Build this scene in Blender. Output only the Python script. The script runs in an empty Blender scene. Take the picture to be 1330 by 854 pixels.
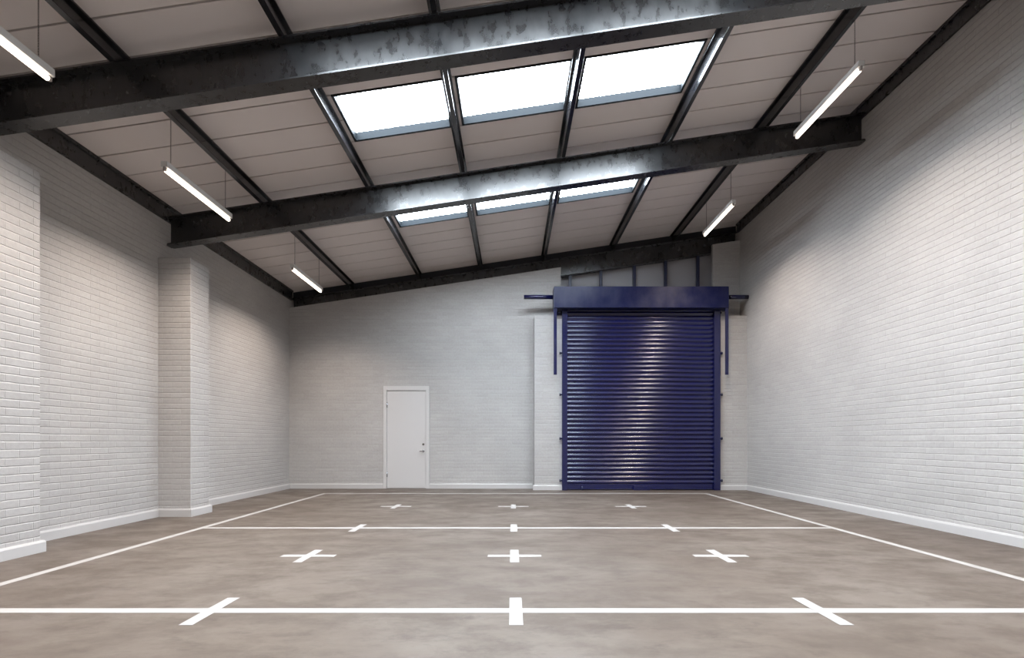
import bpy, bmesh, math, random
from mathutils import Vector, Matrix
random.seed(7)
SC = bpy.context.scene
COL = SC.collection
PI = math.pi

# ------------------------------------------------------------------ helpers
def box(bm, x0, x1, y0, y1, z0, z1, f=None, mat=0):
    """axis box; f maps (x,y,z) to world"""
    vs = []
    for z in (z0, z1):
        for (x, y) in ((x0, y0), (x1, y0), (x1, y1), (x0, y1)):
            p = (x, y, z)
            vs.append(bm.verts.new(f(*p) if f else p))
    for q in ((3, 2, 1, 0), (4, 5, 6, 7), (0, 1, 5, 4), (1, 2, 6, 5), (2, 3, 7, 6), (3, 0, 4, 7)):
        fc = bm.faces.new([vs[i] for i in q]); fc.material_index = mat
    return vs

def prism(bm, pts, axis, a0, a1, f=None, mat=0):
    """extrude 2D polygon pts along axis ('x','y','z')"""
    def mk(p, a):
        if axis == 'x': q = (a, p[0], p[1])
        elif axis == 'y': q = (p[0], a, p[1])
        else: q = (p[0], p[1], a)
        return bm.verts.new(f(*q) if f else q)
    A = [mk(p, a0) for p in pts]; B = [mk(p, a1) for p in pts]
    n = len(pts)
    fs = [bm.faces.new(A), bm.faces.new(list(reversed(B)))]
    for i in range(n):
        fs.append(bm.faces.new((A[i], B[i], B[(i+1) % n], A[(i+1) % n])))
    for q in fs: q.material_index = mat
    return fs

def cyl(bm, a, b, r, seg=14, cap=True, r2=None):
    a = Vector(a); b = Vector(b); d = (b-a).normalized()
    up = Vector((0, 0, 1)) if abs(d.z) < .9 else Vector((1, 0, 0))
    u = d.cross(up).normalized(); v = d.cross(u)
    r2 = r if r2 is None else r2
    A = [bm.verts.new(a + (u*math.cos(t)+v*math.sin(t))*r) for t in [2*PI*i/seg for i in range(seg)]]
    B = [bm.verts.new(b + (u*math.cos(t)+v*math.sin(t))*r2) for t in [2*PI*i/seg for i in range(seg)]]
    for i in range(seg):
        fc = bm.faces.new((A[i], A[(i+1) % seg], B[(i+1) % seg], B[i])); fc.smooth = True
    if cap:
        bm.faces.new(list(reversed(A))); bm.faces.new(B)

def obj(name, bm, mats, parent=None, bevel=None, label=None):
    bmesh.ops.recalc_face_normals(bm, faces=bm.faces)
    me = bpy.data.meshes.new(name); bm.to_mesh(me); bm.free()
    if not isinstance(mats, (list, tuple)): mats = [mats]
    for m in mats: me.materials.append(m)
    o = bpy.data.objects.new(name, me); COL.objects.link(o)
    if parent is not None: o.parent = parent
    if bevel:
        md = o.modifiers.new('bevel', 'BEVEL'); md.width = bevel; md.segments = 2; md.limit_method = 'ANGLE'
        md.angle_limit = math.radians(40)
    if label: o['label'] = label
    return o

def tag(o, label, cat, group=None, kind=None):
    o['label'] = label; o['category'] = cat
    if group: o['group'] = group
    if kind: o['kind'] = kind
    return o

def thing(name, label, cat, loc=(0, 0, 0), group=None, kind=None):
    o = bpy.data.objects.new(name, None); COL.objects.link(o); o.location = loc
    o.empty_display_size = .1
    return tag(o, label, cat, group, kind)

# ------------------------------------------------------------------ materials
def nt(name):
    m = bpy.data.materials.new(name); m.use_nodes = True
    t = m.node_tree; b = t.nodes['Principled BSDF']
    return m, t, t.nodes, t.links, b

def simple(name, col, rough=.5, spec=.5, metal=0, bump=0, bscale=60, cvar=0):
    m, t, N, L, b = nt(name)
    b.inputs['Base Color'].default_value = (*col, 1)
    b.inputs['Roughness'].default_value = rough
    b.inputs['Metallic'].default_value = metal
    b.inputs['Specular IOR Level'].default_value = spec
    tc = N.new('ShaderNodeTexCoord')
    no = N.new('ShaderNodeTexNoise'); no.inputs['Scale'].default_value = bscale; no.inputs['Detail'].default_value = 4
    L.new(tc.outputs['Object'], no.inputs['Vector'])
    if cvar:
        mr = N.new('ShaderNodeMapRange'); mr.inputs['From Min'].default_value = .3; mr.inputs['From Max'].default_value = .7
        mr.inputs['To Min'].default_value = 1-cvar; mr.inputs['To Max'].default_value = 1+cvar
        L.new(no.outputs['Fac'], mr.inputs['Value'])
        mx = N.new('ShaderNodeVectorMath'); mx.operation = 'SCALE'
        mx.inputs[0].default_value = col
        L.new(mr.outputs['Result'], mx.inputs['Scale']); L.new(mx.outputs['Vector'], b.inputs['Base Color'])
    if bump:
        bp = N.new('ShaderNodeBump'); bp.inputs['Strength'].default_value = bump; bp.inputs['Distance'].default_value = .002
        L.new(no.outputs['Fac'], bp.inputs['Height']); L.new(bp.outputs['Normal'], b.inputs['Normal'])
    return m

def emis(name, col, strength):
    m = bpy.data.materials.new(name); m.use_nodes = True
    N = m.node_tree.nodes; L = m.node_tree.links; N.clear()
    e = N.new('ShaderNodeEmission'); e.inputs['Color'].default_value = (*col, 1); e.inputs['Strength'].default_value = strength
    o = N.new('ShaderNodeOutputMaterial'); L.new(e.outputs[0], o.inputs['Surface'])
    return m

def brick_mat(name, col=(.365, .350, .340), du=0.0):
    m, t, N, L, b = nt(name)
    ge = N.new('ShaderNodeNewGeometry')
    sp = N.new('ShaderNodeSeparateXYZ'); L.new(ge.outputs['Position'], sp.inputs[0])
    sn = N.new('ShaderNodeSeparateXYZ'); L.new(ge.outputs['True Normal'], sn.inputs[0])
    ab = N.new('ShaderNodeMath'); ab.operation = 'ABSOLUTE'; L.new(sn.outputs['X'], ab.inputs[0])
    gt = N.new('ShaderNodeMath'); gt.operation = 'GREATER_THAN'; gt.inputs[1].default_value = .5; L.new(ab.outputs[0], gt.inputs[0])
    mu = N.new('ShaderNodeMix'); mu.data_type = 'FLOAT'
    L.new(gt.outputs[0], mu.inputs['Factor']); L.new(sp.outputs['X'], mu.inputs[2]); L.new(sp.outputs['Y'], mu.inputs[3])
    ad = N.new('ShaderNodeMath'); ad.operation = 'ADD'; ad.inputs[1].default_value = du; L.new(mu.outputs[0], ad.inputs[0])
    cb = N.new('ShaderNodeCombineXYZ'); L.new(ad.outputs[0], cb.inputs['X']); L.new(sp.outputs['Z'], cb.inputs['Y'])
    # wobble of the hand-laid joints
    wn = N.new('ShaderNodeTexNoise'); wn.inputs['Scale'].default_value = 9; wn.inputs['Detail'].default_value = 2
    L.new(cb.outputs[0], wn.inputs['Vector'])
    ws = N.new('ShaderNodeVectorMath'); ws.operation = 'SUBTRACT'; ws.inputs[1].default_value = (.5, .5, .5)
    L.new(wn.outputs['Color'], ws.inputs[0])
    wk = N.new('ShaderNodeVectorMath'); wk.operation = 'SCALE'; wk.inputs['Scale'].default_value = .007
    L.new(ws.outputs[0], wk.inputs[0])
    wa = N.new('ShaderNodeVectorMath'); wa.operation = 'ADD'; L.new(cb.outputs[0], wa.inputs[0]); L.new(wk.outputs[0], wa.inputs[1])
    bt = N.new('ShaderNodeTexBrick'); L.new(wa.outputs[0], bt.inputs['Vector'])
    bt.offset = .5; bt.squash = 1
    bt.inputs['Scale'].default_value = 1
    bt.inputs['Brick Width'].default_value = .243; bt.inputs['Row Height'].default_value = .0712
    bt.inputs['Mortar Size'].default_value = .0055; bt.inputs['Mortar Smooth'].default_value = .6
    bt.inputs['Bias'].default_value = 0
    c = Vector(col)
    bt.inputs['Color1'].default_value = (*(c*1.03), 1); bt.inputs['Color2'].default_value = (*(c*.96), 1)
    bt.inputs['Mortar'].default_value = (*(c*1.0), 1)
    n2 = N.new('ShaderNodeTexNoise'); n2.inputs['Scale'].default_value = 26; n2.inputs['Detail'].default_value = 6; n2.inputs['Roughness'].default_value = .65
    L.new(cb.outputs[0], n2.inputs['Vector'])
    n3 = N.new('ShaderNodeTexNoise'); n3.inputs['Scale'].default_value = 1.1; n3.inputs['Detail'].default_value = 3
    L.new(cb.outputs[0], n3.inputs['Vector'])
    m1 = N.new('ShaderNodeMapRange'); m1.inputs['From Min'].default_value = .3; m1.inputs['From Max'].default_value = .7
    m1.inputs['To Min'].default_value = .92; m1.inputs['To Max'].default_value = 1.05; L.new(n2.outputs['Fac'], m1.inputs['Value'])
    m3 = N.new('ShaderNodeMapRange'); m3.inputs['From Min'].default_value = .3; m3.inputs['From Max'].default_value = .7
    m3.inputs['To Min'].default_value = .93; m3.inputs['To Max'].default_value = 1.03; L.new(n3.outputs['Fac'], m3.inputs['Value'])
    mm = N.new('ShaderNodeMath'); mm.operation = 'MULTIPLY'; L.new(m1.outputs[0], mm.inputs[0]); L.new(m3.outputs[0], mm.inputs[1])
    sc = N.new('ShaderNodeVectorMath'); sc.operation = 'SCALE'; L.new(bt.outputs['Color'], sc.inputs[0]); L.new(mm.outputs[0], sc.inputs['Scale'])
    L.new(sc.outputs[0], b.inputs['Base Color'])
    # joints recessed, face a little rough
    inv = N.new('ShaderNodeMath'); inv.operation = 'SUBTRACT'; inv.inputs[0].default_value = 1; L.new(bt.outputs['Fac'], inv.inputs[1])
    nk = N.new('ShaderNodeMath'); nk.operation = 'MULTIPLY'; nk.inputs[1].default_value = .35; L.new(n2.outputs['Fac'], nk.inputs[0])
    # courses: sharp undercut at the foot of every brick, soft weathered top edge
    sw = N.new('ShaderNodeSeparateXYZ'); L.new(wa.outputs[0], sw.inputs[0])
    dv = N.new('ShaderNodeMath'); dv.operation = 'DIVIDE'; dv.inputs[1].default_value = .0712; L.new(sw.outputs['Y'], dv.inputs[0])
    fr = N.new('ShaderNodeMath'); fr.operation = 'FRACT'; L.new(dv.outputs[0], fr.inputs[0])
    ra = N.new('ShaderNodeValToRGB'); cr = ra.color_ramp; cr.interpolation = 'EASE'
    cr.elements[0].position = 0; cr.elements[0].color = (0, 0, 0, 1)
    cr.elements[1].position = 1; cr.elements[1].color = (.05, .05, .05, 1)
    e = cr.elements.new(.09); e.color = (1, 1, 1, 1)
    e = cr.elements.new(.84); e.color = (.95, .95, .95, 1)
    L.new(fr.outputs[0], ra.inputs['Fac'])
    r2 = N.new('ShaderNodeMath'); r2.operation = 'MULTIPLY'; r2.inputs[1].default_value = .6; L.new(ra.outputs['Color'], r2.inputs[0])
    iv = N.new('ShaderNodeMath'); iv.operation = 'MULTIPLY'; iv.inputs[1].default_value = .5; L.new(inv.outputs[0], iv.inputs[0])
    rs = N.new('ShaderNodeMath'); rs.operation = 'ADD'; L.new(r2.outputs[0], rs.inputs[0]); L.new(iv.outputs[0], rs.inputs[1])
    ha = N.new('ShaderNodeMath'); ha.operation = 'ADD'; L.new(rs.outputs[0], ha.inputs[0]); L.new(nk.outputs[0], ha.inputs[1])
    bp = N.new('ShaderNodeBump'); bp.inputs['Strength'].default_value = 1; bp.inputs['Distance'].default_value = .0042
    L.new(ha.outputs[0], bp.inputs['Height']); L.new(bp.outputs['Normal'], b.inputs['Normal'])
    b.inputs['Roughness'].default_value = .55; b.inputs['Specular IOR Level'].default_value = .35
    return m

def steel_mat(name, col=(.009, .009, .0105), rough=.265, spec=.5, blotch=.15, ior=1.76, bump=.03, sv=.74, nsc=13):
    """dark painted steel whose gloss is uneven: patchy roughness"""
    m, t, N, L, b = nt(name)
    tc = N.new('ShaderNodeTexCoord')
    mp = N.new('ShaderNodeMapping'); mp.inputs['Scale'].default_value = (1.0, 1.0, .6); L.new(tc.outputs['Object'], mp.inputs['Vector'])
    n1 = N.new('ShaderNodeTexNoise'); n1.inputs['Scale'].default_value = nsc; n1.inputs['Detail'].default_value = 9; n1.inputs['Roughness'].default_value = .6
    L.new(mp.outputs[0], n1.inputs['Vector'])
    r = N.new('ShaderNodeMapRange'); r.inputs['From Min'].default_value = .24; r.inputs['From Max'].default_value = .76
    r.inputs['To Min'].default_value = rough-blotch*.5; r.inputs['To Max'].default_value = rough+blotch
    L.new(n1.outputs['Fac'], r.inputs['Value']); L.new(r.outputs[0], b.inputs['Roughness'])
    s = N.new('ShaderNodeMapRange'); s.inputs['From Min'].default_value = .26; s.inputs['From Max'].default_value = .72
    s.inputs['To Min'].default_value = spec*sv; s.inputs['To Max'].default_value = spec
    L.new(n1.outputs['Fac'], s.inputs['Value']); L.new(s.outputs[0], b.inputs['Specular IOR Level'])
    b.inputs['IOR'].default_value = ior
    b.inputs['Base Color'].default_value = (*col, 1)
    n2 = N.new('ShaderNodeTexNoise'); n2.inputs['Scale'].default_value = 3.0; n2.inputs['Detail'].default_value = 3
    L.new(tc.outputs['Object'], n2.inputs['Vector'])
    bp = N.new('ShaderNodeBump'); bp.inputs['Strength'].default_value = bump; bp.inputs['Distance'].default_value = .004
    L.new(n2.outputs['Fac'], bp.inputs['Height']); L.new(bp.outputs['Normal'], b.inputs['Normal'])
    return m

def floor_mat(name):
    m, t, N, L, b = nt(name)
    tc = N.new('ShaderNodeTexCoord')
    def noise(scale, sx=1, sy=1, det=6, rough=.6, dist=0, off=0):
        mp = N.new('ShaderNodeMapping'); mp.inputs['Scale'].default_value = (sx, sy, 1); mp.inputs['Location'].default_value = (off, off*.7, 0)
        L.new(tc.outputs['Object'], mp.inputs['Vector'])
        n = N.new('ShaderNodeTexNoise'); n.inputs['Scale'].default_value = scale; n.inputs['Detail'].default_value = det
        n.inputs['Roughness'].default_value = rough; n.inputs['Distortion'].default_value = dist
        L.new(mp.outputs[0], n.inputs['Vector']); return n.outputs['Fac']
    def rng(src, a, bb, c, d, clamp=True):
        r = N.new('ShaderNodeMapRange'); r.clamp = clamp
        for k, v in zip(('From Min', 'From Max', 'To Min', 'To Max'), (a, bb, c, d)): r.inputs[k].default_value = v
        L.new(src, r.inputs['Value']); return r.outputs[0]
    def mixc(f, a, bb):
        x = N.new('ShaderNodeMix'); x.data_type = 'RGBA'
        L.new(f, x.inputs['Factor'])
        for s, i in ((a, 6), (bb, 7)):
            if isinstance(s, tuple): x.inputs[i].default_value = (*s, 1)
            else: L.new(s, x.inputs[i])
        return x.outputs[2]
    big = noise(.55, 1, 1.3, 5, .55, .2)
    c = mixc(rng(big, .40, .60, 0, 1), FLOOR_A, FLOOR_B)
    mid = noise(2.0, .9, 1.5, 9, .66, .15, 3)
    c = mixc(rng(mid, .44, .60, 0, .7), c, FLOOR_C)
    sm = noise(4.5, .8, 1.6, 10, .75, .3, 9)
    c = mixc(rng(sm, .52, .64, 0, .6), c, FLOOR_D)
    sp = noise(16, 1, 1.4, 5, .7, .5, 5)
    c = mixc(rng(sp, .68, .76, 0, .6), c, FLOOR_D)
    sp2 = noise(24, 1, 1, 4, .7, .2, 15)
    c = mixc(rng(sp2, .71, .78, 0, .35), c, (.32, .30, .28))
    L.new(c, b.inputs['Base Color'])
    L.new(rng(mid, .3, .7, .40, .62), b.inputs['Roughness'])
    b.inputs['Specular IOR Level'].default_value = .32
    bp = N.new('ShaderNodeBump'); bp.inputs['Strength'].default_value = .3; bp.inputs['Distance'].default_value = .003
    L.new(sm, bp.inputs['Height']); L.new(bp.outputs['Normal'], b.inputs['Normal'])
    return m

FLOOR_A = (.0867, .0672, .0539)
FLOOR_B = (.1122, .0924, .0772)
FLOOR_C = (.0646, .0487, .0382)
FLOOR_D = (.0476, .0344, .0266)
SKY_L = 49.0
TUBE_L = 7.0
LAMP_W = 60.0

M_brick = brick_mat('painted_brick')
M_floor = floor_mat('polished_concrete')
M_steel = steel_mat('dark_grey_painted_steel')
M_purlin = steel_mat('dark_grey_purlin_paint', (.010, .010, .012), .19, .5, .02, 1.6, .02, .9)
M_panel = simple('ceiling_panel_offwhite', (.64, .585, .565), .5, .3, cvar=.02, bscale=1.5)
M_joint = simple('ceiling_joint_dark', (.008, .007, .007), .8, .2)
M_white = simple('white_satin_paint', (.46, .445, .44), .38, .5, bump=.05)
M_skirt = simple('white_skirting_paint', (.415, .40, .395), .4, .5, bump=.05)
M_line = simple('white_floor_paint', (.295, .28, .27), .55, .4, cvar=.03, bscale=7)
M_reveal = simple('grey_rooflight_frame', (.0040, .0058, .0076), .6, .08)
M_black = simple('black_rubber_gasket', (.012, .012, .014), .6, .3)
M_sky = emis('daylight_through_diffusing_rooflight', (.81, .91, 1.0), SKY_L)
M_blue = steel_mat('navy_blue_shutter_paint', (.0025, .0038, .043), .22, .5, 0, 1.6, 0, 1)
M_blueh = steel_mat('navy_blue_hood_paint', (.0025, .0044, .036), .34, .5, .14, 1.5, .03, .5, 6)
M_post = simple('dark_navy_post_paint', (.018, .022, .055), .4, .5)
M_clad = simple('grey_white_cladding', (.34, .33, .345), .5, .3)
M_tube = emis('fluorescent_tube_glow', (1.0, .86, .70), TUBE_L)
M_hous = simple('pale_grey_enamel', (.62, .61, .60), .4, .5)
M_cap = simple('grey_plastic_end', (.30, .27, .26), .5, .4)
M_chain = simple('dull_steel_chain', (.06, .056, .052), .4, .5, metal=.6)
M_chrome = simple('brushed_metal', (.45, .45, .46), .25, .5, metal=1)
M_dark = simple('shadow_black_metal', (.012, .012, .016), .6, .3)

# ------------------------------------------------------------------ room numbers
XL, XR = -4.68, 4.80
YB, YF = 10.36, -3.3
def RT(x, y, dz):                 # rafter-top line plus a vertical offset
    return (x, y, 4.725 + .15*x + dz)
TH = math.atan(.15); CS, SN = math.cos(TH), math.sin(TH)
def RN(s, y, n):                  # perpendicular offset
    return (s - SN*n, y, 4.725 + .15*s + CS*n)
CEIL = .154

# floor
bm = bmesh.new(); box(bm, XL-.3, XR+.3, YF-.3, YB+.45, -.12, 0)
tag(obj('floor', bm, M_floor), 'grey-brown polished concrete floor of the empty unit', 'floor', kind='structure')

# side walls
def wall_x(name, x0, x1, label):
    bm = bmesh.new()
    zt = lambda x: 4.725+.15*x+CEIL+.1
    prism(bm, [(x0, 0), (x1, 0), (x1, zt(x1)), (x0, zt(x0))], 'y', YF-.2, YB+.4)
    return tag(obj(name, bm, M_brick), label, 'wall', kind='structure')
wall_x('wall_left', XL-.2, XL, 'white painted brick wall on the left under the low eave')
wall_x('wall_right', XR, XR+.2, 'tall white painted brick wall on the right under the high eave')
bm = bmesh.new(); prism(bm, [(XL, 0), (XR, 0), (XR, 4.725+.15*XR+CEIL+.08), (XL, 4.725+.15*XL+CEIL+.08)], 'y', YF-.2, YF)
tag(obj('wall_front', bm, M_brick), 'white painted brick wall closing the unit behind the viewpoint', 'wall', kind='structure')

# back wall with door hole and shutter opening; sloping top just under the end beam
OX0, OX1 = 1.032, 4.225
DX0, DX1, DZ = -2.66, -1.77, 2.10
wt = lambda x: 4.498+.15*x
bm = bmesh.new()
def wseg(x0, x1, z0, sloped=True, z1=None):
    if sloped: prism(bm, [(x0, z0), (x1, z0), (x1, wt(x1)), (x0, wt(x0))], 'y', YB, YB+.085)
    else: box(bm, x0, x1, YB, YB+.085, z0, z1)
wseg(XL, DX0, 0); wseg(DX0, DX1, DZ); wseg(DX1, OX0, 0); wseg(OX1, XR, 0)
tag(obj('wall_back', bm, M_brick), 'white painted brick end wall around the door and the blue roller shutter', 'wall', kind='structure')

# outer skin seen through the gap over the shutter
bm = bmesh.new()
x = .9
prism(bm, [(XL, 0), (XR, 0), (XR, 4.725+.15*XR+CEIL), (XL, 4.725+.15*XL+CEIL)], 'y', YB+.30, YB+.36)
tag(obj('wall_cladding', bm, M_clad), 'grey white cladding seen in the gap above the roller shutter', 'wall', kind='structure')
names = ['leftmost', 'second from left', 'middle', 'second from right', 'rightmost']
for i, px in enumerate((1.248, 1.905, 2.622, 3.291, 3.982)):
    bm = bmesh.new()
    prism(bm, [(px-.031, 3.55), (px+.031, 3.55), (px+.031, 4.352+.15*(px+.031)), (px-.031, 4.352+.15*(px-.031))], 'y', YB+.16, YB+.22)
    tag(obj('cladding_post', bm, M_post, bevel=.003), 'dark navy upright post above the shutter hood, %s of the five' % names[i], 'post', 'upright posts above the shutter')

# brick returns beside the shutter
def pier(label, x0, x1, y0, y1, z1, sk, cat='pillar'):
    t = thing('brick_pillar', label, cat, ((x0+x1)/2, (y0+y1)/2, 0))
    bm = bmesh.new(); box(bm, x0, x1, y0, y1, 0, z1)
    o = obj('brick_body', bm, M_brick, t, bevel=.004); o.matrix_parent_inverse = Matrix.Translation(t.location).inverted()
    bm = bmesh.new()
    for (a, b2, c, d) in sk: skirt_box(bm, a, b2, c, d)
    o = obj('skirting', bm, M_skirt, t); o.matrix_parent_inverse = Matrix.Translation(t.location).inverted()
    return t
def skirt_box(bm, x0, x1, y0, y1, h=.105):
    box(bm, x0, x1, y0, y1, 0, h-.018)
    # little splayed top
    cx, cy = (x0+x1)/2, (y0+y1)/2
    lo = [(x0, y0), (x1, y0), (x1, y1), (x0, y1)]
    sx = .008
    up = [(x0+sx, y0+sx), (x1-sx, y0+sx), (x1-sx, y1-sx), (x0+sx, y1-sx)]
    A = [bm.verts.new((p[0], p[1], h-.018)) for p in lo]; B = [bm.verts.new((p[0], p[1], h)) for p in up]
    for i in range(4): bm.faces.new((A[i], A[(i+1) % 4], B[(i+1) % 4], B[i]))
    bm.faces.new(B)
BT = 3.556
pier('low white brick return standing on the left side of the blue shutter', .46, 1.06, 10.05, YB+.01, BT,
     [(.43, 1.022, 10.02, 10.052)])
pier('low white brick return between the blue shutter and the right wall', 4.19, XR+.01, 10.05, YB+.01, BT,
     [(4.226, XR+.01, 10.02, 10.052)])
PT = 3.424
pier('nearest white brick pillar at the left edge of the view', XL-.02, -4.25, 4.03, 4.44, PT,
     [(XL, -4.222, 4.0, 4.47)])
pier('white brick pillar halfway along the left wall below the second roof beam', XL-.02, -4.25, 6.52, 6.915, PT,
     [(XL, -4.222, 6.49, 6.945)])

# baseboards
bm = bmesh.new(); skirt_box(bm, XL-.01, XL+.03, YF, 4.001); skirt_box(bm, XL-.01, XL+.03, 4.469, 6.491); skirt_box(bm, XL-.01, XL+.03, 6.944, YB)
tag(obj('baseboard_left', bm, M_skirt), 'white skirting board along the left brick wall', 'skirting board', kind='structure')
bm = bmesh.new(); skirt_box(bm, XR-.025, XR+.01, YF, 10.021)
tag(obj('baseboard_right', bm, M_skirt), 'white skirting board along the right brick wall', 'skirting board', kind='structure')
bm = bmesh.new(); skirt_box(bm, XL+.03, -2.697, YB-.026, YB+.01); skirt_box(bm, -1.733, .432, YB-.026, YB+.01)
tag(obj('baseboard_back', bm, M_skirt), 'white skirting board along the end wall either side of the door', 'skirting board', kind='structure')

# ------------------------------------------------------------------ ceiling with rooflight holes
PUR = [-3.387, -1.955, -.655, .70, 2.15, 3.45]
PITCH, PY0 = .396, 5.13
SKX = [(-1.885, -.715), (-.595, .64), (.76, 2.04)]
SKY = [(5.13, 5.922), (7.506, 8.298), (2.754, 3.546), (.378, 1.17), (-1.998, -1.206)]
bm = bmesh.new()
k0 = int(math.floor((YF-PY0)/PITCH))-1; k1 = int(math.ceil((YB+.42-PY0)/PITCH))
xs_full = [(XL-.2, XR+.2)]
for k in range(k0, k1):
    a, b2 = PY0+PITCH*k, PY0+PITCH*(k+1)
    mid = (a+b2)/2
    hole = any(s0 < mid < s1 for s0, s1 in SKY)
    if hole:
        segs = [(XL-.2, SKX[0][0]), (SKX[0][1], SKX[1][0]), (SKX[1][1], SKX[2][0]), (SKX[2][1], XR+.2)]
    else: segs = xs_full
    for (u, v) in segs:
        box(bm, u, v, a+.0095, b2-.0095, CEIL, CEIL+.018, RT, 0)
        box(bm, u, v, a, b2, CEIL+.018, CEIL+.075, RT, 1)
tag(obj('ceiling', bm, [M_panel, M_joint]), 'sloping off-white panelled roof lining with thin dark joints', 'ceiling', kind='structure')

rowname = ['nearer row of rooflights between the two big roof beams', 'farther row of rooflights behind the second roof beam',
           'row of rooflights overhead in front of the nearest roof beam', 'unseen row of rooflights added for light above the viewpoint', 'unseen row of rooflights added for light behind the viewpoint']  # rows above and behind the viewpoint are unseen, added to brighten the room
pn = ['left', 'centre', 'right']
n = 0
for r, (y0, y1) in enumerate(SKY):
    for c, (x0, x1) in enumerate(SKX):
        n += 1
        t = thing('window_%d' % n, '%s bright rooflight pane in the %s' % (pn[c], rowname[r]), 'skylight', RT((x0+x1)/2, (y0+y1)/2, CEIL),
                  group=rowname[r], kind='structure')
        inv = Matrix.Translation(t.location).inverted()
        HT = .09
        bm = bmesh.new()
        w = .012
        xi0 = x0+.012; xi1 = x1-.012; yi0 = y0+.012; yi1 = y1-.012
        for (a, b2, c2, d) in ((xi0, xi0+w, yi0, yi1), (xi1-w, xi1, yi0, yi1), (xi0+w, xi1-w, yi0, yi0+w), (xi0+w, xi1-w, yi1-w, yi1)):
            box(bm, a, b2, c2, d, CEIL-.004, CEIL+HT, RT)
        o = obj('window_frame', bm, M_reveal, t); o.matrix_parent_inverse = inv
        bm = bmesh.new()
        for (a, b2, c2, d) in ((x0, xi0, y0, y1), (xi1, x1, y0, y1), (xi0, xi1, y0, yi0), (xi0, xi1, yi1, y1)):
            box(bm, a, b2, c2, d, CEIL-.008, CEIL+HT, RT)
        o = obj('gasket', bm, M_black, t); o.matrix_parent_inverse = inv
        bm = bmesh.new()
        ym = (yi0+yi1)/2
        box(bm, xi0+.001, xi1-.001, yi0+.001, ym-.002, CEIL+HT, CEIL+HT+.01, RT)
        box(bm, xi0+.001, xi1-.001, ym+.002, yi1-.001, CEIL+HT, CEIL+HT+.01, RT)
        o = obj('window_pane', bm, M_sky, t); o.matrix_parent_inverse = inv

# ------------------------------------------------------------------ purlins
pl = ['far left', 'left edge of the rooflights', 'left middle of the rooflights', 'right middle of the rooflights', 'right edge of the rooflights', 'far right']
for i, s in enumerate(PUR):
    t = thing('roof_purlin', 'dark grey steel purlin running away under the roof at the %s, sixth part of the ceiling' % pl[i], 'purlin', RN(s, 0, 0), 'purlins under the roof lining')
    t['label'] = {0: 'dark grey steel purlin nearest the left wall, beside the left row of lamps',
                  1: 'dark grey steel purlin along the left edge of the rooflights',
                  2: 'dark grey steel purlin between the left and centre rooflights',
                  3: 'dark grey steel purlin between the centre and right rooflights',
                  4: 'dark grey steel purlin along the right edge of the rooflights',
                  5: 'dark grey steel purlin nearest the right wall, beside the right row of lamps'}[i]
    inv = Matrix.Translation(t.location).inverted()
    bm = bmesh.new(); box(bm, s-.025, s+.025, YF, YB+.16, 0.001, .128, RN)
    o = obj('purlin_web', bm, M_purlin, t, bevel=.005); o.matrix_parent_inverse = inv
    bm = bmesh.new(); box(bm, s-.052, s+.052, YF, YB+.16, .128, .151, RN)
    o = obj('purlin_flange', bm, M_purlin, t, bevel=.004); o.matrix_parent_inverse = inv

# eave members
for nm, sgn, xw, b0 in (('left', -1, XL, -.052), ('right', 1, XR, -.038)):
    t = thing('eave_beam', 'dark grey steel eave member along the top of the %s brick wall' % nm, 'beam', RT(xw, 0, b0))
    inv = Matrix.Translation(t.location).inverted()
    bm = bmesh.new(); a, b2 = sorted((xw, xw-sgn*.032)); box(bm, a, b2, YF, YB+.08, b0, .15, RT)
    o = obj('beam_web', bm, M_steel, t); o.matrix_parent_inverse = inv
    bm = bmesh.new(); a, b2 = sorted((xw-sgn*.032, xw-sgn*.055)); box(bm, a, b2, YF, YB+.08, .115, .15, RT)
    o = obj('beam_flange', bm, M_steel, t); o.matrix_parent_inverse = inv

# ------------------------------------------------------------------ rafters (roof beams)
def rafter(yc, label, w=.15, closer=False):
    t = thing('roof_beam', label, 'beam', (0, yc, RT(0, 0, -.377)[2]), 'dark steel beams spanning the unit')
    inv = Matrix.Translation(t.location).inverted()
    x0, x1 = XL+.002, XR-.002
    bm = bmesh.new(); box(bm, x0+.03, x1-.03, yc-.006, yc+.006, -.362, -.015, RT)
    o = obj('beam_web', bm, M_steel, t); o.matrix_parent_inverse = inv
    for (nm, z0, z1) in (('bottom_flange', -.377, -.362), ('top_flange', -.016, 0)):
        bm = bmesh.new(); h = w/2; c = .03
        pts = [(x0, yc-h+c), (x0+c, yc-h), (x1-c, yc-h), (x1, yc-h+c), (x1, yc+h-c), (x1-c, yc+h), (x0+c, yc+h), (x0, yc+h-c)]
        prism(bm, pts, 'z', z0, z1, RT)
        o = obj(nm, bm, M_steel, t); o.matrix_parent_inverse = inv
    # root fillets between web and flanges
    bm = bmesh.new()
    for sg in (-1, 1):
        prism(bm, [(yc+sg*.006, -.362), (yc+sg*.020, -.362), (yc+sg*.010, -.357), (yc+sg*.006, -.347)], 'x', x0+.03, x1-.03, RT)
    o = obj('root_fillet', bm, M_steel, t); o.matrix_parent_inverse = inv
    if closer:
        bm = bmesh.new(); box(bm, XL, XR, yc+.03, yc+.05, .0, CEIL, RT)
        o = obj('closer_plate', bm, M_dark, t); o.matrix_parent_inverse = inv
    return t
rafter(4.25, 'large dark steel roof beam nearest in view, crossing the top of the picture')
rafter(6.725, 'dark steel roof beam in the middle, ending above the left brick pillar')
rafter(10.525, 'dark steel roof beam along the top of the end wall above the shutter', closer=True)
rafter(1.775, 'dark steel roof beam above the viewpoint')
rafter(-.70, 'dark steel roof beam behind the viewpoint')

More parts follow.
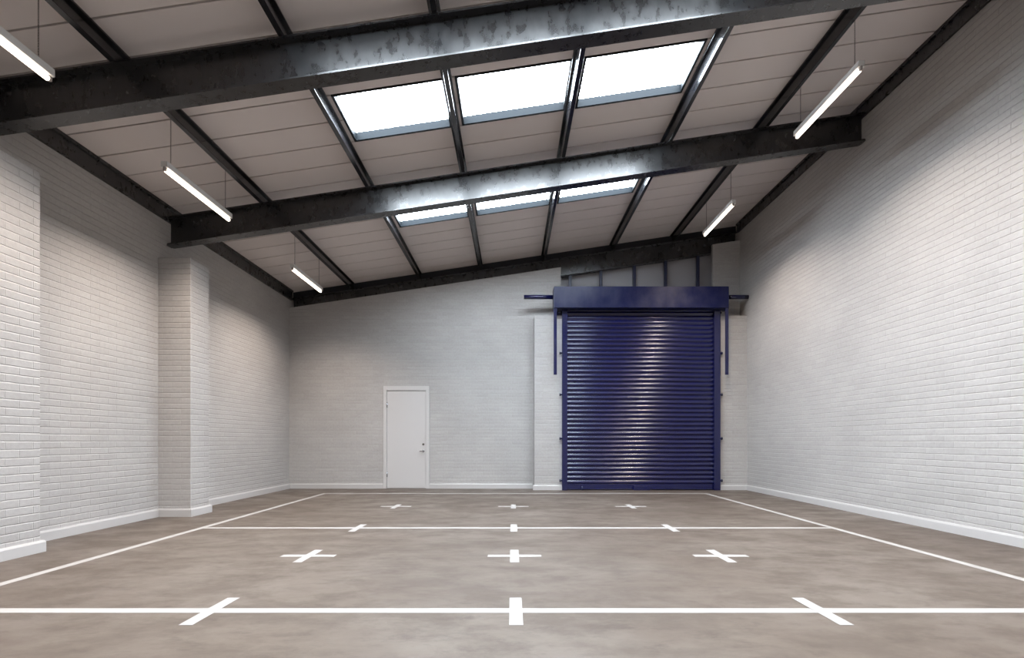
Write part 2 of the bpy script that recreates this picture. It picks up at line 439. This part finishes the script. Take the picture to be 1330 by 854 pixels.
# ------------------------------------------------------------------ lamps
def chain_mesh(bm, x, y, z0, z1):
    L_, r, w = .026, .0016, .0062
    nl = max(2, int(round((z1-z0)/(L_*.78)))); st = (z1-z0)/nl
    for i in range(nl):
        zc = z0+st*(i+.5)
        seg, rs = 10, 4
        ring = []
        for k in range(seg):
            a = 2*PI*k/seg
            cxx, czz = math.cos(a)*w*.75, math.sin(a)*L_*.5
            nx, nz = math.cos(a), math.sin(a)
            rr = []
            for q in range(rs):
                bq = 2*PI*q/rs
                du = cxx+nx*math.cos(bq)*r; dv = math.sin(bq)*r; dz = czz+nz*math.cos(bq)*r
                p = (x+du, y+dv, zc+dz) if i % 2 else (x+dv, y+du, zc+dz)
                rr.append(bm.verts.new(p))
            ring.append(rr)
        for k in range(seg):
            for q in range(rs):
                bm.faces.new((ring[k][q], ring[(k+1) % seg][q], ring[(k+1) % seg][(q+1) % rs], ring[k][(q+1) % rs]))

def lamp(x, y0, y1, zt, label):
    """tube centre height zt, runs along y"""
    t = thing('batten_light', label, 'ceiling light', (x, (y0+y1)/2, zt), 'fluorescent lamps hung on chains')
    inv = Matrix.Translation(t.location).inverted()
    bm = bmesh.new()
    prism(bm, [(x-.034, zt+.024), (x+.034, zt+.024), (x+.032, zt+.085), (x-.032, zt+.085)], 'y', y0, y1)
    o = obj('housing', bm, M_hous, t, bevel=.004); o.matrix_parent_inverse = inv
    bm = bmesh.new(); cyl(bm, (x, y0+.028, zt), (x, y1-.028, zt), .019, 16)
    o = obj('tube', bm, M_tube, t); o.matrix_parent_inverse = inv
    ld = bpy.data.lights.new('tube_light', 'AREA'); ld.shape = 'RECTANGLE'; ld.size = .034; ld.size_y = (y1-y0)-.08
    ld.energy = LAMP_W; ld.color = (1.0, .86, .745); ld.spread = math.radians(136)
    lo = bpy.data.objects.new('tube_light', ld); COL.objects.link(lo); lo.parent = t; lo.location = (0, 0, -.022)
    for (a, b2) in ((y0, y0+.03), (y1-.03, y1)):
        bm = bmesh.new(); box(bm, x-.013, x+.013, a, b2, zt-.010, zt+.034)
        o = obj('lamp_holder', bm, M_cap, t, bevel=.004); o.matrix_parent_inverse = inv
    for yc in (y0+.10, y1-.10):
        bm = bmesh.new(); chain_mesh(bm, x, yc, zt+.085, RT(x, 0, CEIL)[2])
        o = obj('chain', bm, M_chain, t); o.matrix_parent_inverse = inv
    return t
LX = 3.54
lamp(-LX, 2.60, 3.785, 3.764, 'fluorescent lamp on chains cut by the top left corner of the picture')
lamp(-LX, 5.015, 6.19, 3.764, 'fluorescent lamp on chains at the left between the two big roof beams')
lamp(-LX, 7.94, 9.15, 3.764, 'small far fluorescent lamp at the left above the door side of the end wall')
lamp(LX, 4.985, 6.14, 4.766, 'fluorescent lamp on chains at the upper right between the two big roof beams')
lamp(LX, 7.86, 9.06, 4.766, 'small far fluorescent lamp above the right end of the blue shutter')
lamp(LX, 2.60, 3.785, 4.766, 'fluorescent lamp at the right in front of the nearest roof beam')
lamp(-LX, .1, 1.3, 3.764, 'unseen fluorescent lamp added for light at the left beside the viewpoint')  # lamps from here on stay out of view, added for the room's brightness
lamp(LX, .1, 1.3, 4.766, 'unseen fluorescent lamp added for light at the right beside the viewpoint')
lamp(-LX, -2.4, -1.2, 3.764, 'unseen fluorescent lamp added for light at the left behind the viewpoint')
lamp(LX, -2.4, -1.2, 4.766, 'unseen fluorescent lamp added for light at the right behind the viewpoint')

# ------------------------------------------------------------------ door
t = thing('door_1', 'white flush door with white frame in the brick end wall', 'door', (-2.216, YB, 0), kind='structure')
inv = Matrix.Translation(t.location).inverted()
fy0, fy1 = YB-.022, YB+.06
lx0, lx1, lz = -2.622, -1.806, 2.052
bm = bmesh.new()
box(bm, -2.697, lx0-.004, fy0, fy1, 0, 2.152); box(bm, lx1+.004, -1.733, fy0, fy1, 0, 2.152); box(bm, lx0-.004, lx1+.004, fy0, fy1, lz+.006, 2.152)
o = obj('door_frame', bm, M_white, t, bevel=.004); o.matrix_parent_inverse = inv
bm = bmesh.new()
box(bm, lx0-.004, lx0+.006, fy1-.02, fy1, 0, lz+.006); box(bm, lx1-.006, lx1+.004, fy1-.02, fy1, 0, lz+.006); box(bm, lx0, lx1, fy1-.02, fy1, lz-.006, lz+.006)
o = obj('door_stop', bm, M_dark, t); o.matrix_parent_inverse = inv
bm = bmesh.new(); box(bm, lx0, lx1, fy0+.016, fy0+.056, .008, lz)
leaf = obj('door_leaf', bm, M_white, t, bevel=.003); leaf.matrix_parent_inverse = inv
for hz in (1.755, .30):
    bm = bmesh.new(); cyl(bm, (lx0+.004, fy0+.008, hz-.055), (lx0+.004, fy0+.008, hz+.055), .009, 10)
    cyl(bm, (lx0+.004, fy0+.008, hz-.004), (lx0+.004, fy0+.008, hz+.004), .011, 10)
    obj('hinge', bm, M_chrome, leaf)
hx = lx1-.052
bm = bmesh.new(); cyl(bm, (hx, fy0+.016, .79), (hx, fy0+.006, .79), .026, 18); cyl(bm, (hx, fy0+.006, .79), (hx, fy0-.04, .79), .009, 12)
box(bm, hx-.07, hx+.010, fy0-.052, fy0-.036, .781, .799)
obj('door_handle', bm, M_chrome, leaf, bevel=.003)
bm = bmesh.new(); cyl(bm, (hx, fy0+.016, .93), (hx, fy0+.004, .93), .022, 18); cyl(bm, (hx, fy0+.004, .93), (hx, fy0-.012, .93), .009, 12)
obj('door_lock', bm, M_chrome, leaf)

# ------------------------------------------------------------------ roller shutter
t = thing('roller_shutter', 'navy blue roller shutter, closed, with boxed hood and side guides', 'roller shutter', (2.62, 10.0, 0))
inv = Matrix.Translation(t.location).inverted()
def part(name, bm, mat, parent=t, bevel=None, label=None):
    o = obj(name, bm, mat, parent, bevel, label); o.matrix_parent_inverse = inv; return o
CX0, CX1, CY = 1.10, 4.13, 10.045
PZ = .0904
prof = []
z = .120
nsl = 40
for i in range(nsl):
    z0 = z+i*PZ
    for k in range(9):
        a = k/8
        prof.append((CY-.021*math.sin(PI*a)**.8 if 0 < a < 1 else CY, z0+a*.080))
    prof.append((CY+.002, z0+.083)); prof.append((CY+.002, z0+.0880))
bm = bmesh.new()
A = [bm.verts.new((CX0, p[0], p[1])) for p in prof]; B = [bm.verts.new((CX1, p[0], p[1])) for p in prof]
for i in range(len(prof)-1):
    f = bm.faces.new((A[i], B[i], B[i+1], A[i+1])); f.smooth = True
A2 = [bm.verts.new((CX0, p[0]+.012, p[1])) for p in prof]; B2 = [bm.verts.new((CX1, p[0]+.012, p[1])) for p in prof]
for i in range(len(prof)-1):
    f = bm.faces.new((A2[i+1], B2[i+1], B2[i], A2[i])); f.smooth = True
part('curtain', bm, M_blue)
bm = bmesh.new(); box(bm, CX0+.03, CX1-.03, CY-.010, CY+.01, .004, .122); box(bm, CX0+.03, CX1-.03, CY-.055, CY-.009, .022, .030)
bot = part('bottom_rail', bm, M_blue, bevel=.002)
bm = bmesh.new(); box(bm, 2.47, 2.80, CY-.075, CY-.012, .002, .095)
part('lock_box', bm, M_blue, bevel=.006)
bm = bmesh.new(); cyl(bm, (1.425, CY-.060, .002), (1.425, CY-.060, .085), .012, 10)
part('slide_bolt', bm, M_post)
for (a, b2, s) in ((1.020, 1.128, -1), (4.103, 4.226, 1)):
    bm = bmesh.new()
    gy0, gy1 = 9.975, 10.055
    prism(bm, [(a, gy0), (b2, gy0), (b2, gy0+.012), (a, gy0+.012)], 'z', 0, 3.66)
    xi = (b2-.012, b2) if s < 0 else (a, a+.012)
    xo = (a, a+.012) if s < 0 else (b2-.012, b2)
    box(bm, xi[0], xi[1], gy0+.011, gy1-.03, 0, 3.66); box(bm, xo[0], xo[1], gy0+.011, gy1, 0, 3.66)
    g = part('guide_rail', bm, M_blue, bevel=.003)
    xe = a if s < 0 else b2
    for bz in (2.783, 1.94, 1.05, .194):
        bm = bmesh.new(); cyl(bm, (xe, 10.01, bz), (xe+s*.030, 10.01, bz), .017, 12); cyl(bm, (xe+s*.030, 10.01, bz), (xe+s*.052, 10.01, bz), .027, 12)
        obj('guide_bolt', bm, M_blue, g)
HX0, HX1 = .849, 4.329
bm = bmesh.new(); box(bm, HX0, HX1, 9.83, 10.10, 3.657, 4.084)
part('hood', bm, M_blueh, bevel=.006)
bm = bmesh.new(); box(bm, HX0-.01, HX0+.002, 9.842, 10.12, 3.645, 4.074)
part('hood_end_plate', bm, M_post, bevel=.003)
bm = bmesh.new(); box(bm, HX1-.002, HX1+.01, 9.842, 10.12, 3.645, 4.074)
part('hood_end_plate', bm, M_post, bevel=.003)
for (a, b2) in ((.839, .902), (4.27, 4.333)):
    bm = bmesh.new(); box(bm, a, b2, 9.850, 9.870, 2.324, 3.70)
    part('hanging_strap', bm, M_blue, bevel=.003)
for (a, b2, kx) in ((.90, 1.02, .965), (4.226, 4.245, 4.236)):
    bm = bmesh.new(); box(bm, a, b2, 10.02, 10.045, 3.557, 3.64)
    br = part('end_bracket', bm, M_dark)
    bm = bmesh.new(); cyl(bm, (kx, 10.02, 3.60), (kx, 9.99, 3.60), .022, 12)
    part('bracket_bolt', bm, M_blue)
for (a, b2) in ((.247, HX0), (HX1, XR-.004)):
    bm = bmesh.new(); cyl(bm, (a, 10.0, 3.918), (b2, 10.0, 3.918), .043, 20)
    part('barrel_shaft', bm, M_blue)

# ------------------------------------------------------------------ floor markings
LW = .076; LT = .0016
def mark(name, rects, label, cat, group=None):
    bm = bmesh.new()
    for (a, b2, c, d) in rects: box(bm, a, b2, c, d, .0002, LT)
    return tag(obj(name, bm, M_line), label, cat, group)
PXL, PXR, PYB = -3.566, 3.692, 9.385
h = LW/2
bmL = [(PXL-h, PXL+h, YF+.3, PYB+h), (PXR-h, PXR+h, YF+.3, PYB+h), (PXL+h, PXR-h, PYB-h, PYB+h)]
mark('border_line', bmL, 'long white painted border line running round the floor, near both side walls', 'floor marking')
R1, R2, R3, R4 = 2.905, 4.292, 5.664, 7.53
mark('row_line', [(PXL+h, PXR-h, R1-h, R1+h)], 'nearest white painted line running the full width of the floor', 'floor marking', 'white lines across the floor')
mark('row_line', [(PXL+h, PXR-h, R3-h, R3+h)], 'farther white painted line across the floor in front of the door and shutter', 'floor marking', 'white lines across the floor')
side = ['left', 'middle', 'right']
for (r, yy, plus, rn) in ((1, R1, False, 'nearest line'), (2, R2, True, 'near row'), (3, R3, False, 'farther line'), (4, R4, True, 'far row')):
    for c, xx in enumerate((-1.770, .024, 1.819)):
        a = .2325
        if plus:
            rects = [(xx-h, xx+h, yy-a, yy+a), (xx-a, xx-h, yy-h, yy+h), (xx+h, xx+a, yy-h, yy+h)]
            lab = ('white painted cross on the floor between the two long lines, %s of three' if r == 2 else 'small white painted cross on the floor close to the end wall, %s of three') % side[c]
            mark('painted_cross', rects, lab, 'floor marking', 'white painted crosses')
        else:
            bm = bmesh.new(); box(bm, xx-h, xx+h, yy-a, yy+a, LT, LT+.0012)
            o = obj('painted_bar', bm, M_line)
            tag(o, ('white painted bar across the %s, %s of three' % (rn, side[c])), 'floor marking', 'white painted bars over the lines')

# ------------------------------------------------------------------ world and camera
w = bpy.data.worlds.new('World'); SC.world = w; w.use_nodes = True
bg = w.node_tree.nodes['Background']; bg.inputs['Color'].default_value = (.75, .86, 1, 1); bg.inputs['Strength'].default_value = 1.0

cam = bpy.data.cameras.new('camera'); co = bpy.data.objects.new('camera', cam); COL.objects.link(co)
cam.sensor_width = 36; cam.sensor_fit = 'HORIZONTAL'; cam.lens = 640/1330*36
cam.shift_y = (572.3-427)/1330; cam.shift_x = .3/1330
co.location = (0, 0, 1.0); co.rotation_euler = (PI/2, 0, 0)
cam.clip_start = .05
SC.camera = co
SC.view_settings.view_transform = 'Standard'; SC.view_settings.look = 'None'
SC.view_settings.gamma = 1; SC.view_settings.exposure = -.08; SC.view_settings.use_curve_mapping = False
cy = SC.cycles
cy.max_bounces = 10; cy.diffuse_bounces = 7; cy.glossy_bounces = 4
cy.use_denoising = True; cy.sample_clamp_indirect = 8
try: cy.denoiser = 'OPENIMAGEDENOISE'
except Exception: pass
